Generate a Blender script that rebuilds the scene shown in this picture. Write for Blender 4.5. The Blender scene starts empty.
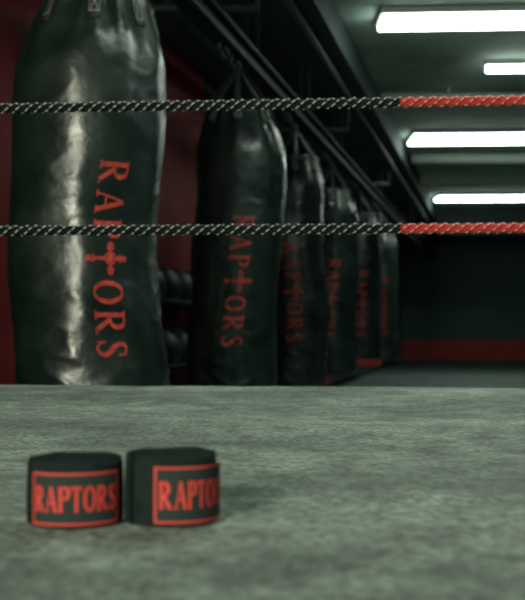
import bpy, math, random
from mathutils import Vector, noise
random.seed(4)
S = bpy.context.scene
CZ = 0.85; K = 0.232

# ---------------- materials ----------------
def mat(name, col, rough=0.6, spec=0.5, metal=0.0, var=0.0, vscale=8, bump=0.0, bscale=40, emis=None, estr=0, coat=0, stretch=None, detail=4, rvar=0):
    m = bpy.data.materials.new(name); m.use_nodes = True
    nt = m.node_tree; b = nt.nodes['Principled BSDF']
    b.inputs['Base Color'].default_value = (*col, 1)
    b.inputs['Roughness'].default_value = rough
    b.inputs['Specular IOR Level'].default_value = spec
    b.inputs['Metallic'].default_value = metal
    b.inputs['Coat Weight'].default_value = coat
    tc = nt.nodes.new('ShaderNodeTexCoord')
    mp = nt.nodes.new('ShaderNodeMapping'); nt.links.new(tc.outputs['Object'], mp.inputs['Vector'])
    if stretch: mp.inputs['Scale'].default_value = stretch
    if var > 0:
        n = nt.nodes.new('ShaderNodeTexNoise'); n.inputs['Scale'].default_value = vscale; n.inputs['Detail'].default_value = 6
        nt.links.new(mp.outputs['Vector'], n.inputs['Vector'])
        r = nt.nodes.new('ShaderNodeValToRGB')
        r.color_ramp.elements[0].position = 0.3; r.color_ramp.elements[1].position = 0.7
        r.color_ramp.elements[0].color = (*[c*(1-var) for c in col], 1)
        r.color_ramp.elements[1].color = (*[min(1, c*(1+var)) for c in col], 1)
        nt.links.new(n.outputs['Fac'], r.inputs['Fac']); nt.links.new(r.outputs['Color'], b.inputs['Base Color'])
        if rvar:
            mr = nt.nodes.new('ShaderNodeMapRange'); mr.inputs['From Min'].default_value = .3; mr.inputs['From Max'].default_value = .7
            mr.inputs['To Min'].default_value = rough-rvar; mr.inputs['To Max'].default_value = rough+rvar
            nt.links.new(n.outputs['Fac'], mr.inputs['Value']); nt.links.new(mr.outputs['Result'], b.inputs['Roughness'])
    if bump > 0:
        n = nt.nodes.new('ShaderNodeTexNoise'); n.inputs['Scale'].default_value = bscale; n.inputs['Detail'].default_value = detail
        nt.links.new(mp.outputs['Vector'], n.inputs['Vector'])
        bp = nt.nodes.new('ShaderNodeBump'); bp.inputs['Strength'].default_value = bump; bp.inputs['Distance'].default_value = 0.01
        nt.links.new(n.outputs['Fac'], bp.inputs['Height']); nt.links.new(bp.outputs['Normal'], b.inputs['Normal'])
    if emis:
        b.inputs['Emission Color'].default_value = (*emis, 1); b.inputs['Emission Strength'].default_value = estr
    return m

M_leather = mat('black_leather', (0.009, 0.018, 0.015), 0.32, 0.7, bump=0.38, bscale=14, var=0.35, vscale=7, detail=7, rvar=.08)
M_ball = mat('ball_leather', (0.008, 0.015, 0.014), 0.5, 0.4, bump=0.2, bscale=20)
M_red_print = mat('red_print', (0.43, 0.045, 0.034), 0.55, 0.35, var=0.45, vscale=60)
M_strap = mat('strap', (0.012, 0.015, 0.014), 0.7)
M_stitch = mat('stitch', (0.30, 0.31, 0.28), 0.8)
M_steel = mat('dark_steel', (0.012, 0.022, 0.021), 0.7, 0.3, var=0.2)
M_chain = mat('chain_steel', (0.06, 0.08, 0.075), 0.5, metal=0.8)
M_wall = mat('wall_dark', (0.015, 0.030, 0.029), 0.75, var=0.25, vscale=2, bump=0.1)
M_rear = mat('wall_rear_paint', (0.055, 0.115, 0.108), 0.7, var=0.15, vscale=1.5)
M_redwall = mat('red_paint', (0.42, 0.045, 0.04), 0.6, var=0.2, vscale=3)
M_redpad = mat('red_vinyl', (0.145, 0.011, 0.012), 0.65, 0.25, var=0.3, vscale=3)
M_blackpad = mat('black_vinyl', (0.012, 0.024, 0.023), 0.6, 0.3, var=0.2, vscale=3)
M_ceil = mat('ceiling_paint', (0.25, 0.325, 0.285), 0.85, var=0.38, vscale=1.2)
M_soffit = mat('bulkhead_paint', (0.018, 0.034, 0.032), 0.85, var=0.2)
M_floor = mat('rubber_floor', (0.14, 0.19, 0.17), 0.5, var=0.2, vscale=3, bump=0.1)
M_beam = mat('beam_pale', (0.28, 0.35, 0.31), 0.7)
M_lamp = mat('lamp_diffuser', (0.9, 0.95, 0.9), 0.5, emis=(0.86, 1.0, 0.90), estr=13)
M_housing = mat('lamp_housing', (0.3, 0.34, 0.32), 0.5)
M_black = mat('rope_black', (0.005, 0.008, 0.008), 0.7, 0.2, var=0.2)
M_white = mat('rope_white', (0.55, 0.60, 0.56), 0.7, 0.2)
M_rred = mat('rope_red', (0.54, 0.028, 0.020), 0.6, 0.3)
M_cloth = mat('wrap_cloth', (0.013, 0.023, 0.022), 0.9, 0.2, var=0.3, vscale=90, bump=0.5, bscale=900)
M_label = mat('label_cloth', (0.022, 0.034, 0.032), 0.8, 0.3)
M_lred = mat('label_red', (0.74, 0.070, 0.055), 0.7, 0.3)
M_apron = mat('ring_apron', (0.012, 0.016, 0.016), 0.7)

# canvas cloth
def canvas_mat():
    m = bpy.data.materials.new('ring_canvas'); m.use_nodes = True
    nt = m.node_tree; b = nt.nodes['Principled BSDF']; L = nt.links
    b.inputs['Roughness'].default_value = 0.8; b.inputs['Specular IOR Level'].default_value = 0.3
    b.inputs['Sheen Weight'].default_value = 0.15
    tc = nt.nodes.new('ShaderNodeTexCoord')
    def nz(scale, detail=5, st=(1,1,1)):
        mp = nt.nodes.new('ShaderNodeMapping'); mp.inputs['Scale'].default_value = st
        n = nt.nodes.new('ShaderNodeTexNoise'); n.inputs['Scale'].default_value = scale; n.inputs['Detail'].default_value = detail
        L.new(tc.outputs['Object'], mp.inputs['Vector']); L.new(mp.outputs['Vector'], n.inputs['Vector']); return n.outputs['Fac']
    big = nz(2.6, 7, (1, 1.1, 1)); mid = nz(17, 10); fine = nz(120, 6)
    r = nt.nodes.new('ShaderNodeValToRGB'); r.color_ramp.elements[0].position = 0.38; r.color_ramp.elements[1].position = 0.64
    r.color_ramp.elements[0].color = (0.098, 0.140, 0.120, 1); r.color_ramp.elements[1].color = (0.255, 0.318, 0.262, 1)
    L.new(big, r.inputs['Fac'])
    def mul(a_out, f_out, lo, hi):
        mr = nt.nodes.new('ShaderNodeMapRange'); mr.inputs['From Min'].default_value = 0.35; mr.inputs['From Max'].default_value = 0.65
        mr.inputs['To Min'].default_value = lo; mr.inputs['To Max'].default_value = hi; L.new(f_out, mr.inputs['Value'])
        v = nt.nodes.new('ShaderNodeVectorMath'); v.operation = 'SCALE'
        L.new(a_out, v.inputs[0]); L.new(mr.outputs['Result'], v.inputs['Scale']); return v.outputs[0]
    c = mul(r.outputs['Color'], mid, 0.62, 1.38); c = mul(c, fine, 0.48, 1.52)
    L.new(c, b.inputs['Base Color'])
    ad = nt.nodes.new('ShaderNodeMath'); ad.operation = 'MULTIPLY_ADD'; ad.inputs[1].default_value = 0.35
    L.new(fine, ad.inputs[0]); L.new(mid, ad.inputs[2])
    bp = nt.nodes.new('ShaderNodeBump'); bp.inputs['Strength'].default_value = 1.0; bp.inputs['Distance'].default_value = 0.015
    L.new(ad.outputs[0], bp.inputs['Height']); L.new(bp.outputs['Normal'], b.inputs['Normal'])
    return m
M_canvas = canvas_mat()

# ---------------- mesh helpers ----------------
def mk(name, verts, faces, m, smooth=False, parent=None, mats=None, fm=None):
    me = bpy.data.meshes.new(name); me.from_pydata([tuple(v) for v in verts], [], faces); me.update()
    if mats:
        for x in mats: me.materials.append(x)
        for p, i in zip(me.polygons, fm): p.material_index = i
    else: me.materials.append(m)
    if smooth:
        for p in me.polygons: p.use_smooth = True
    o = bpy.data.objects.new(name, me); S.collection.objects.link(o)
    if parent: o.parent = parent
    return o
def empty(name, loc=(0,0,0)):
    o = bpy.data.objects.new(name, None); S.collection.objects.link(o); o.empty_display_size = 0.1; return o
def prism_g(poly, z0, z1, V, F):
    n = len(poly); b = len(V)
    V += [(x, y, z0) for x, y in poly] + [(x, y, z1) for x, y in poly]
    F.append([b+i for i in reversed(range(n))]); F.append([b+n+i for i in range(n)])
    for i in range(n):
        j = (i+1) % n; F.append([b+i, b+j, b+n+j, b+n+i])
def prism(name, poly, z0, z1, m, parent=None, bevel=0):
    V, F = [], []; prism_g(poly, z0, z1, V, F)
    o = mk(name, V, F, m, parent=parent)
    if bevel:
        md = o.modifiers.new('b', 'BEVEL'); md.width = bevel; md.segments = 3
    return o
def strip(L0, L1, y0, y1):   # parallelogram along the room's long axis
    return [(L0+K*y0, y0), (L1+K*y0, y0), (L1+K*y1, y1), (L0+K*y1, y1)]
def box(x0, x1, y0, y1): return [(x0, y0), (x1, y0), (x1, y1), (x0, y1)]
def tube_g(pts, r, V, F, n=8, closed=False):
    pts = [Vector(p) for p in pts]; b = len(V); N = len(pts)
    for i, p in enumerate(pts):
        if closed: t = pts[(i+1) % N]-pts[i-1]
        else: t = pts[min(i+1, N-1)]-pts[max(i-1, 0)]
        t.normalize()
        up = Vector((0, 0, 1)) if abs(t.z) < 0.9 else Vector((1, 0, 0))
        a = t.cross(up).normalized(); c = a.cross(t)
        for k in range(n):
            an = 2*math.pi*k/n; V.append(tuple(p+a*r*math.cos(an)+c*r*math.sin(an)))
    for i in range(N if closed else N-1):
        j = (i+1) % N
        for k in range(n):
            l = (k+1) % n; F.append([b+i*n+k, b+i*n+l, b+j*n+l, b+j*n+k])
    if not closed:
        F.append([b+k for k in reversed(range(n))]); F.append([b+(N-1)*n+k for k in range(n)])

# ---------------- lettering ----------------
def arc(cx, cy, rx, ry, a0, a1, n=14, w0=0.07, w1=0.17):
    out = []
    for i in range(n+1):
        a = math.radians(a0+(a1-a0)*i/n)
        out.append((cx+rx*math.cos(a), cy+ry*math.sin(a), w0+(w1-w0)*abs(math.cos(a))))
    return out
def ln(x0, y0, x1, y1, w, w2=None): return [(x0, y0, w), (x1, y1, w if w2 is None else w2)]
bowl = [(0.12, .965, .06), (.30, .965, .07)] + arc(.34, .74, .22, .225, 85, -85, 12) + [(.30, .515, .07), (.12, .515, .06)]
G = {
 'P': (0.60, [ln(.14, 0, .14, 1, .16), ln(0, .025, .32, .025, .05), ln(0, .975, .2, .975, .05), bowl]),
 'R': (0.78, [ln(.14, 0, .14, 1, .16), ln(0, .025, .30, .025, .05), ln(0, .975, .2, .975, .05), bowl, ln(.30, .5, .64, .04, .16, .15), ln(.56, .025, .80, .025, .05)]),
 'A': (0.80, [ln(.12, .02, .40, 1.0, .07), ln(.40, 1.0, .70, .02, .16, .17), ln(.20, .34, .60, .34, .06), ln(0, .025, .25, .025, .05), ln(.55, .025, .84, .025, .05)]),
 'T': (0.70, [ln(.35, 0, .35, 1, .16), ln(.22, .025, .48, .025, .05), ln(.02, .96, .68, .96, .07), ln(.03, 1., .03, .78, .05), ln(.67, 1., .67, .78, .05)]),
 'O': (0.82, [arc(.41, .5, .32, .47, 0, 360, 36, .06, .17)]),
 'S': (0.60, [[(.50, .74, .06), (.48, .88, .08), (.38, .955, .08), (.25, .95, .10), (.14, .87, .13), (.12, .74, .15), (.19, .62, .17), (.32, .51, .18), (.44, .40, .17), (.50, .27, .15), (.47, .13, .12), (.36, .045, .09), (.22, .04, .08), (.11, .12, .07), (.07, .28, .06)],
                ln(.51, .70, .51, .98, .04), ln(.06, .02, .06, .32, .04)]),
 '+': (1.05, [ln(.52, -.12, .52, 1.10, .12), ln(.06, .62, .98, .62, .12), ln(.33, .62, .71, .62, .24),
              arc(.52, -.11, .06, .06, 0, 360, 10, .10, .10), arc(.52, 1.10, .06, .06, 0, 360, 10, .10, .10),
              arc(.05, .62, .06, .06, 0, 360, 10, .10, .10), arc(.99, .62, .06, .06, 0, 360, 10, .10, .10),
              ln(.38, .02, .66, .02, .08), ln(.38, .97, .66, .97, .08), ln(.17, .48, .17, .76, .08), ln(.87, .48, .87, .76, .08),
              arc(.52, .62, .21, .21, 0, 360, 20, .04, .04)]),
}
def stroke(pts, fn, V, F, lift, step=0.08):
    P = [pts[0]]
    for a, b in zip(pts, pts[1:]):
        d = math.hypot(b[0]-a[0], b[1]-a[1]); n = max(1, int(math.ceil(d/step)))
        for i in range(1, n+1):
            f = i/n; P.append(tuple(a[k]+(b[k]-a[k])*f for k in range(3)))
    b0 = len(V)
    for i, p in enumerate(P):
        q0 = P[max(i-1, 0)]; q1 = P[min(i+1, len(P)-1)]
        if i in (0, len(P)-1) and math.hypot(P[0][0]-P[-1][0], P[0][1]-P[-1][1]) < 1e-4:
            q0, q1 = P[-2], P[1]
        tx, ty = q1[0]-q0[0], q1[1]-q0[1]; l = math.hypot(tx, ty) or 1
        nx, ny = -ty/l, tx/l
        for s in (-.5, 0, .5):
            V.append(fn(p[0]+nx*p[2]*s, p[1]+ny*p[2]*s, lift))
    for i in range(len(P)-1):
        for s in (0, 1):
            a = b0+i*3+s; F.append([a, a+1, a+4, a+3])
def text_geo(word, gap, fn, widths=None):
    V, F = [], []; tot = sum(G[c][0] for c in word)+gap*(len(word)-1); x = -tot/2; k = 0
    for c in word:
        w, st = G[c]
        for s in st:
            stroke(s, lambda a, b, l, x=x: fn(a+x, b-.5, l), V, F, k); k = (k+1) % 7
        x += w+gap
    return V, F, tot

# ---------------- room ----------------
D = 23.6
prism('floor', strip(-2.5, 6.2, -6, D+.3), -0.1, 0, M_floor)
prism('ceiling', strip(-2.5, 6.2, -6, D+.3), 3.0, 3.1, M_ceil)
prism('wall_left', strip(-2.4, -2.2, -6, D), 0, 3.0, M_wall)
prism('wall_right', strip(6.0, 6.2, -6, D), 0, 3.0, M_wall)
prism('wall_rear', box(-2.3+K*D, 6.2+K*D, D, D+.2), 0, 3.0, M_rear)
prism('trim_red_band', box(-2.18+K*D, 5.98+K*D, D-.03, D), 0.05, 0.52, M_redwall)
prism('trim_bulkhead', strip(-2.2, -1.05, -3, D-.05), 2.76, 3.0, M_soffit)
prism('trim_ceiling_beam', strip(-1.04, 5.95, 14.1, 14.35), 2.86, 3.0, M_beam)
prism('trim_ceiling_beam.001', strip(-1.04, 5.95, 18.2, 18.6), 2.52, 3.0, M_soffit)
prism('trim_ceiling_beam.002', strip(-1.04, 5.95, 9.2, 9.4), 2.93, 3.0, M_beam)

# wall padding panels
pads = empty('wall_padding')
i = 0
seq = [('r', 4.25, 4.85), ('k', 4.87, 6.20), ('r', 6.22, 7.35), ('k', 7.37, 9.2), ('r', 9.22, 10.0), ('k', 10.02, 12.2), ('k', 2.4, 4.23), ('r', 12.22, 13.), ('k', 13.02, 16.)]
for c, a, b in seq:
    i += 1
    prism('panel_%d' % i, strip(-2.2, -2.13, a, b), 0.1, 2.7, M_redpad if c == 'r' else M_blackpad, pads, bevel=.015)

# rail (I-beam) with hanger rods
LB = -1.386
rail = empty('overhead_hanging_rail')
V, F = [], []
prism_g(strip(LB-.05, LB+.05, 0.5, 22), 2.30, 2.315, V, F)
prism_g(strip(LB-.008, LB+.008, 0.5, 22), 2.315, 2.40, V, F)
prism_g(strip(LB-.05, LB+.05, 0.5, 22), 2.40, 2.415, V, F)
mk('i_beam', V, F, M_steel, parent=rail)
V, F = [], []
for yy in [1.0+1.58*j for j in range(14)]:
    for dx in (-.03, .03):
        tube_g([(LB+dx+K*yy, yy, 2.41), (LB+dx+K*yy, yy, 2.77)], .009, V, F, 6)
mk('hanger_rods', V, F, M_steel, parent=rail)
V, F = [], []
tube_g([(-1.75+K*y_, y_, 2.60) for y_ in (0.5, 22)], .045, V, F, 12)
tube_g([(-1.15+K*y_, y_, 2.66) for y_ in (0.5, 22)], .03, V, F, 12)
for yy in [1.9+1.58*j*2 for j in range(7)]:
    tube_g([(-2.19+K*yy, yy, 2.47), (-1.2+K*yy, yy, 2.47)], .02, V, F, 8)
    tube_g([(-1.75+K*yy, yy, 2.45), (-1.75+K*yy, yy, 2.78)], .012, V, F, 8)
    tube_g([(-1.2+K*yy, yy, 2.45), (-1.2+K*yy, yy, 2.78)], .012, V, F, 8)
mk('ceiling_pipework', V, F, M_steel, smooth=True)
V, F = [], []
tube_g([(-1.0+K*12.2, 12.2, 2.90), (5.8+K*12.2, 12.2, 2.90)], .06, V, F, 12)
tube_g([(-1.0+K*9.0, 9.0, 2.93), (5.8+K*9.0, 9.0, 2.93)], .03, V, F, 10)
for L_ in (-.4, 1.2, 2.8, 4.4):
    tube_g([(L_+K*12.2, 12.2, 2.95), (L_+K*12.2, 12.2, 2.999)], .012, V, F, 6)
    tube_g([(L_+K*9.0, 9.0, 2.95), (L_+K*9.0, 9.0, 2.999)], .012, V, F, 6)
mk('ceiling_conduit', V, F, M_beam, smooth=True)

# ---------------- ceiling lights ----------------
def light_fix(x0, x1, y, w=.15, tilt=-.05):
    e = empty('ceiling_light')
    V, F = [], []
    def P(s, yy, z): x = x0+(x1-x0)*s; return (x, y+yy+tilt*(x-x0), z)
    sec = [(-w, 2.998), (-w, 2.965), (-w*.9, 2.955), (w*.9, 2.955), (w, 2.965), (w, 2.998)]
    for s in (0, 1):
        for yy, z in sec: V.append(P(s, yy, z))
    n = len(sec)
    for k in range(n): F.append([k, (k+1) % n, n+(k+1) % n, n+k])
    F.append(list(range(n))); F.append([n+k for k in range(n)])
    mk('housing', V, F, M_housing, parent=e)
    V, F = [], []; m = 12; 
    for s in (0.01, .99):
        for k in range(m+1):
            a = math.pi*k/m; V.append(P(s, -w*.88*math.cos(a), 2.954-.055*math.sin(a)))
    for k in range(m): F.append([k, k+1, m+2+k, m+1+k])
    F.append(list(range(m+1))); F.append([m+1+k for k in range(m+1)])
    mk('diffuser', V, F, M_lamp, smooth=False, parent=e)
light_fix(.80, 2.4, 6.85, .17)
light_fix(1.66, 3.3, 11.2, .30)
light_fix(2.85, 4.7, 16.4, .26)
light_fix(1.80, 3.2, 8.05, .03)
light_fix(-.1, 1.5, 2.3, .10)

# ---------------- ring ----------------
RZ = CZ-.154
ring = empty('boxing_ring')
FL = (-1.32, 2.78); FR = (4.0, 2.16); BR = (3.6, -2.9); BL = (-1.75, -2.5)
nx, ny = 260, 260; V, F = [], []
for j in range(ny+1):
    for i in range(nx+1):
        u = i/nx; v = (j/ny)
        ax = BL[0]+(BR[0]-BL[0])*u; ay = BL[1]+(BR[1]-BL[1])*u
        bx = FL[0]+(FR[0]-FL[0])*u; by = FL[1]+(FR[1]-FL[1])*u
        x = ax+(bx-ax)*v; yq = ay+(by-ay)*v
        z = RZ
        h = noise.noise(Vector((x*1.3, yq*3.5, 0)))*.007+noise.noise(Vector((x*5+3, yq*9, 2)))*.005
        near = min(1, max(0, (yq-.95)/.5)); z += h*near
        if x > -.02: z += -.004*math.exp(-((yq-.86-.04*math.sin(x*3)-.05*x)/.015)**2)*min(1, (x+.02)/.1)
        edge = min(v, 1-v, u*1.1, (1-u)*1.1)
        if edge < .004: z -= .012
        V.append((x, yq, z))
for j in range(ny):
    for i in range(nx):
        a = j*(nx+1)+i; F.append([a, a+1, a+nx+2, a+nx+1])
mk('canvas', V, F, M_canvas, smooth=True, parent=ring)
prism('platform', [BL, BR, FR, FL], 0.0, RZ-.013, M_apron, ring)
for (px, py) in ((-1.19, 2.49), (3.86, 2.10)):
    V, F = [], []; m = 20
    for (r, z0, z1) in ((.05, RZ+.004, RZ+1.35), (.075, RZ+.15, RZ+1.25)):
        tube_g([(px, py, z0), (px, py, z1)], r, V, F, m)
    mk('corner_post', V, F, M_blackpad, smooth=False)

def rope_pt(x): return 2.40-(x)*.0795
def rope(zc):
    e = empty('ring_rope')
    R = .0066; off = .0056; pitch = .080
    segs = [(-1.108, .329, M_black), (.329, 3.778, M_rred)]
    for si, (xa, xb, mm) in enumerate(segs):
        V, F = [], []; Vw, Fw = [], []
        n = int((xb-xa)/.0045)
        sag = lambda x: -0.004*math.sin((x+1.1)/4.9*math.pi)
        for s in range(3):
            p = []; q = []
            for i in range(n+1):
                x = xa+(xb-xa)*i/n; a = -2*math.pi*x/pitch+s*2*math.pi/3
                p.append((x, rope_pt(x)+off*math.cos(a), zc+sag(x)+off*math.sin(a)))
                ro = .0110+.0018*math.sin(x*520+s)
                q.append((x, rope_pt(x)+ro*math.cos(a+.2), zc+sag(x)+ro*math.sin(a+.2)))
            tube_g(p, R, V, F, 8); tube_g(q, .00150, Vw, Fw, 6)
        mk('strand_%d' % (si+1), V, F, mm, smooth=True, parent=e)
        mk('tracer_%d' % (si+1), Vw, Fw, M_white, smooth=True, parent=e)
rope(CZ+.537); rope(CZ+.235)

# ---------------- punching bags ----------------
H = 1.50; ZB = .46
def smooth(a, b, x):
    t = max(0, min(1, (x-a)/(b-a))); return t*t*(3-2*t)
def bag(idx, cx, cy, R0, lean, ph, tang, detail=True, redbase=False, H=H, ZB=ZB):
    e = empty('punching_bag')
    def cxo(t):
        pts = lean; 
        for (t0, v0), (t1, v1) in zip(pts, pts[1:]):
            if t <= t1: return v0+(v1-v0)*smooth(t0, t1, t)
        return pts[-1][1]
    def pt(th, t, ex=0):
        prof = 1.0
        if t < .03: prof = math.sqrt(max(0, 1-((.03-t)/.03)**2))*.08+.92
        prof *= 1+.024*math.sin(2*math.pi*(1.45*t)+ph)+.013*math.sin(2*math.pi*3.1*t+ph*2)
        k = smooth(.80, 1.0, t); prof *= 1-.24*k*k-.04*k
        R = R0*prof
        R *= 1+.045*smooth(.82, 1, t)*math.sin(11*th+ph+3*noise.noise(Vector((th, t*5, idx))))
        v = Vector((math.sin(th)*2.2, -math.cos(th)*2.2, t*5+idx*7))
        R += .010*noise.noise(v)
        v2 = Vector((math.sin(th)*2.5+9, -math.cos(th)*2.5, t*17+idx))
        c = 1-abs(noise.noise(v2))*2
        w = .30+.70*(1-smooth(.03, .40, t))
        R += .0072*w*c*c*c
        R += ex
        return (cx+cxo(t)+R*math.sin(th), cy-R*math.cos(th), ZB+H*t)
    nt_, nh = (128, 180) if detail else (72, 90)
    V, F, fm = [], [], []
    for j in range(nh+1):
        t = j/nh
        if j < 6: t = (j/6)**2*6/nh
        for i in range(nt_): V.append(pt(2*math.pi*i/nt_, t))
    for j in range(nh):
        for i in range(nt_):
            k = (i+1) % nt_; F.append([j*nt_+i, j*nt_+k, (j+1)*nt_+k, (j+1)*nt_+i])
            fm.append(1 if (redbase and j < nh*.045) else 0)
    bc = len(V); V.append((cx+cxo(0), cy, ZB)); V.append((cx+cxo(1), cy, ZB+H-.03))
    for i in range(nt_):
        k = (i+1) % nt_; F.append([k, i, bc]); F.append([nh*nt_+i, nh*nt_+k, bc+1]); fm += [1 if redbase else 0, 0]
    mk('body', V, F, None, smooth=True, parent=e, mats=[M_leather, M_redwall], fm=fm)
    hgt = .098; word = 'RAP+ORS'; gap = .22
    base_tot = sum(G[c][0] for c in word)+gap*6
    sc = .635/base_tot
    tc_ = (CZ+.216-ZB)/H
    def fn(a, b, l):
        z = -a*sc; t = tc_+z/H
        th = tang+b*hgt/R0 + .06*(z/.35)
        return pt(th, t, .0024+.0002*l)
    V, F, _ = text_geo(word, gap, fn)
    mk('lettering', V, F, M_red_print, smooth=True, parent=e)
    topx = cx+cxo(1); apex = Vector((topx, cy, ZB+H+.20))
    V, F = [], []; Vs, Fs = [], []
    ns = 8
    for s in range(ns):
        th = tang*.3+.0+2*math.pi*s/ns; hw = .024/R0
        rows = []
        for q in range(9):
            t = .925+.075*q/8
            rows.append([pt(th+d, t, .006) for d in (-hw, 0, hw)])
        tp = Vector(rows[-1][1]); lat = (Vector(rows[-1][2])-Vector(rows[-1][0])).normalized()
        for q in (.33, .66, 1):
            c = tp.lerp(apex, q); rows.append([tuple(c-lat*.02*(1-.5*q)), tuple(c), tuple(c+lat*.02*(1-.5*q))])
        b = len(V)
        for r in rows: V += r
        for q in range(len(rows)-1):
            for d in (0, 1):
                a = b+q*3+d; F.append([a, a+1, a+4, a+3])
        def sf(a, bb, l, th=th): return pt(th+a*hw*.8, .965+bb*.024, .0085)
        for st in (ln(-1, -1, 1, -1, .1), ln(1, -1, 1, 1, .1), ln(1, 1, -1, 1, .1), ln(-1, 1, -1, -1, .1), ln(-1, -1, 1, 1, .1), ln(-1, 1, 1, -1, .1)):
            stroke(st, sf, Vs, Fs, 0, step=.5)
    o = mk('straps', V, F, M_strap, smooth=True, parent=e)
    md = o.modifiers.new('s', 'SOLIDIFY'); md.thickness = .003
    mk('stitching', Vs, Fs, M_stitch, parent=e)
    V, F = [], []; z = apex.z; k = 0
    xr = LB+K*cy
    while z < 2.275:
        f = min(1, (z-apex.z)/max(.01, (2.27-apex.z))); x0 = apex.x+(xr-apex.x)*f
        pts = []
        for a in range(14):
            an = 2*math.pi*a/14; u = math.cos(an)*.015; w = math.sin(an)*.026
            pts.append((x0+(u if k % 2 == 0 else 0), cy+(0 if k % 2 == 0 else u), z+w))
        tube_g(pts, .0045, V, F, 6, closed=True); z += .036; k += 1
    mk('chain', V, F, M_chain, smooth=True, parent=e)

d1 = 3.43
bag(0, -.595, d1, .254, [(0, .02), (.14, .01), (.44, -.025), (.75, .0), (1, .02)], 0.4, .49)
bag(1, -.135, 5.03, .222, [(0, -.01), (.2, -.02), (.45, .0), (.75, .03), (1, .01)], 2.1, .08)
bag(2, .215, 6.6, .205, [(0, .0), (.3, .02), (.6, -.02), (1, .0)], 3.9, -.10)
bag(3, .565, 8.15, .205, [(0, .0), (.3, -.02), (.6, .02), (1, .0)], 5.0, -.1, False)
bag(4, .95, 9.8, .205, [(0, .0), (1, .0)], .9, .0, False, redbase=True)
bag(5, 1.34, 11.4, .205, [(0, .02), (1, .0)], 1.9, .0, False)

# ---------------- medicine ball rack by left wall ----------------
rack = empty('medicine_ball_rack')
V, F = [], []
def RP(l, yy, z): return (-1.95+l+K*yy, yy, z)
for yy in (5.4, 7.1):
    for l in (-.13, .13): tube_g([RP(l, yy, 0.0), RP(l, yy, 1.04)], .018, V, F, 8)
for z in (.30, .67, 1.04):
    for l in (-.10, .10): tube_g([RP(l, 5.4, z-.05), RP(l, 7.1, z-.05)], .014, V, F, 8)
    for yy in (5.4, 7.1): tube_g([RP(-.13, yy, z-.05), RP(.13, yy, z-.05)], .014, V, F, 8)
mk('frame', V, F, M_steel, smooth=True, parent=rack)
V, F = [], []
for z in (.30, .67, 1.04):
    for q in range(6):
        yy = 5.56+q*.275; r = .128; c = Vector(RP(0, yy, z+.035)); b = len(V); m = 20
        for j in range(m//2+1):
            ph_ = math.pi*j/(m//2)
            for i in range(m):
                a = 2*math.pi*i/m; rr = r*(1-.03*(abs(math.cos(3*a)) > .97))
                V.append(tuple(c+Vector((rr*math.sin(ph_)*math.cos(a), rr*math.sin(ph_)*math.sin(a), rr*math.cos(ph_)))))
        for j in range(m//2):
            for i in range(m):
                k = (i+1) % m; F.append([b+j*m+i, b+(j+1)*m+i, b+(j+1)*m+k, b+j*m+k])
mk('balls', V, F, M_ball, smooth=True, parent=rack)

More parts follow.
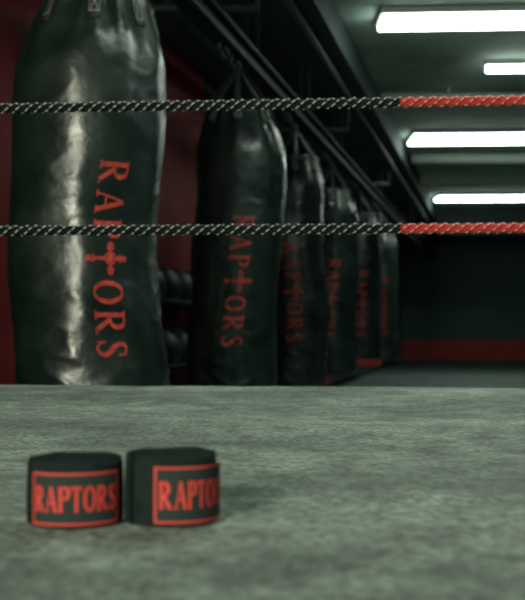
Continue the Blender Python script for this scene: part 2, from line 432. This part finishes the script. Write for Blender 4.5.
# ---------------- hand wraps ----------------
def wrap(cx, cy, a, b, h, rot, lab_th, lab_half, seed):
    e = empty('hand_wrap')
    z0 = RZ+.0006
    turns = 11
    def shape(th, r):
        cc, ss = math.cos(th), math.sin(th)
        x = r*a*math.copysign(abs(cc)**.92, cc); y = r*b*math.copysign(abs(ss)**.92, ss)
        x += .0010*math.sin(2*th+seed)*r; 
        return (cx+x*math.cos(rot)-y*math.sin(rot), cy+x*math.sin(rot)+y*math.cos(rot))
    V, F = [], []; N = turns*56
    dr = .88/turns
    end = lab_th-1.5
    for i in range(N+1):
        f = i/N; th = end-(1-f)*turns*2*math.pi
        r = .12+.88*f
        wob = .0016*noise.noise(Vector((f*turns*1.0, seed, 0)))+.0020*noise.noise(Vector((math.cos(th)*1.5, math.sin(th)*1.5, seed)))
        zt = z0+h+wob-.0010*(1-f)
        ri, ro = r-dr*.93, r
        for (rr, z) in ((ri, z0), (ro-.03, z0+.0), (ro+.004, z0+.0025), (ro+.014, z0+h*.5), (ro-.004, zt-.004), (ro-dr*.35, zt-.0003), (ri+dr*.25, zt-.0003), (ri, zt-.0015)):
            x, y_ = shape(th, rr); V.append((x, y_, z))
    for i in range(N):
        for k in range(8):
            l = (k+1) % 8; F.append([i*8+k, i*8+l, (i+1)*8+l, (i+1)*8+k])
    F.append([k for k in range(8)]); F.append([N*8+k for k in reversed(range(8))])
    mk('rolled_strip', V, F, M_cloth, smooth=True, parent=e)
    Rm = (a+b)/2
    def lp(u, v, ex):
        th = lab_th+u/Rm
        x, y_ = shape(th, 1.022+ex/Rm); return (x, y_, z0+v)
    V, F = [], []; n = 40
    zb, zt = .0030, h-.0070
    for i in range(n+1):
        u = -lab_half+2*lab_half*i/n
        for v in (zb, (zb+zt)/2, zt): V.append(lp(u, v, .0004))
    for i in range(n):
        for k in (0, 1): F.append([i*3+k, (i+1)*3+k, (i+1)*3+k+1, i*3+k+1])
    mk('label', V, F, M_label, smooth=True, parent=e)
    V, F = [], []
    hu = lab_half*.96; v0 = zb+.0015; v1 = zt-.0015; w = .0015
    for sgm in (ln(-hu, v0, hu, v0, w), ln(-hu, v1, hu, v1, w), ln(-hu, v0-w/2, -hu, v1+w/2, w), ln(hu, v0-w/2, hu, v1+w/2, w)):
        stroke(sgm, lambda p, q, l: lp(p, q, .0009), V, F, 0, step=.002)
    word = 'RAPTORS'; gap = .10; tot = sum(G[c][0] for c in word)+gap*6
    sx = hu*1.84/tot; sy = (v1-v0)*.50
    def fn(p, q, l): return lp(p*sx, (v0+v1)/2+q*sy, .0010+.00004*l)
    tv, tf = [], []; x = -tot/2; k = 0
    for c in word:
        wd, stt = G[c]
        for s in stt:
            s2 = [(p0, p1, ww*1.25) for p0, p1, ww in s]
            stroke(s2, lambda p, q, l, x=x: fn(p+x, q-.5, l), tv, tf, k); k = (k+1) % 7
        x += wd+gap
    bo = len(V); V += tv; F += [[i+bo for i in f] for f in tf]
    mk('label_print', V, F, M_lred, smooth=True, parent=e)
wrap(-.1474, .791, .0378, .0360, .0505, 0, -math.pi/2+.20, .0345, 1.0)
wrap(-.0712, .799, .0370, .0360, .0540, 0, -math.pi/2+.62, .0330, 4.0)

# ---------------- lights ----------------
def area(name, loc, target, size, energy, col, sy=None):
    l = bpy.data.lights.new(name, 'AREA'); l.energy = energy; l.color = col; l.size = size
    if sy: l.shape = 'RECTANGLE'; l.size_y = sy
    o = bpy.data.objects.new(name, l); S.collection.objects.link(o); o.location = loc
    o.rotation_euler = (Vector(target)-Vector(loc)).to_track_quat('-Z', 'Y').to_euler(); return o
area('bag_key_light', (-1.85, -3.3, 1.75), (-.5, 3.5, 1.2), .8, 200, (1, 1, .78), 2.0)  # added unseen key behind camera-left, no window modelled; makes the bags' tall highlight
area('ring_light', (1.5, 3.0, 2.85), (1.1, 2.4, .7), 1.2, 38, (.84, 1, .88))

w = bpy.data.worlds.new('world'); S.world = w; w.use_nodes = True
w.node_tree.nodes['Background'].inputs[0].default_value = (.32, .80, .70, 1)
w.node_tree.nodes['Background'].inputs[1].default_value = .22

# ---------------- camera ----------------
c = bpy.data.cameras.new('camera'); c.lens = 60; c.sensor_width = 36
c.dof.use_dof = True; c.dof.focus_distance = 1.5; c.dof.aperture_fstop = 7.2
c.clip_start = .05
co = bpy.data.objects.new('camera', c); S.collection.objects.link(co)
co.location = (0, 0, CZ); co.rotation_euler = (math.radians(90)+math.atan(26/1000), 0, 0)
S.camera = co
S.view_settings.view_transform = 'Standard'
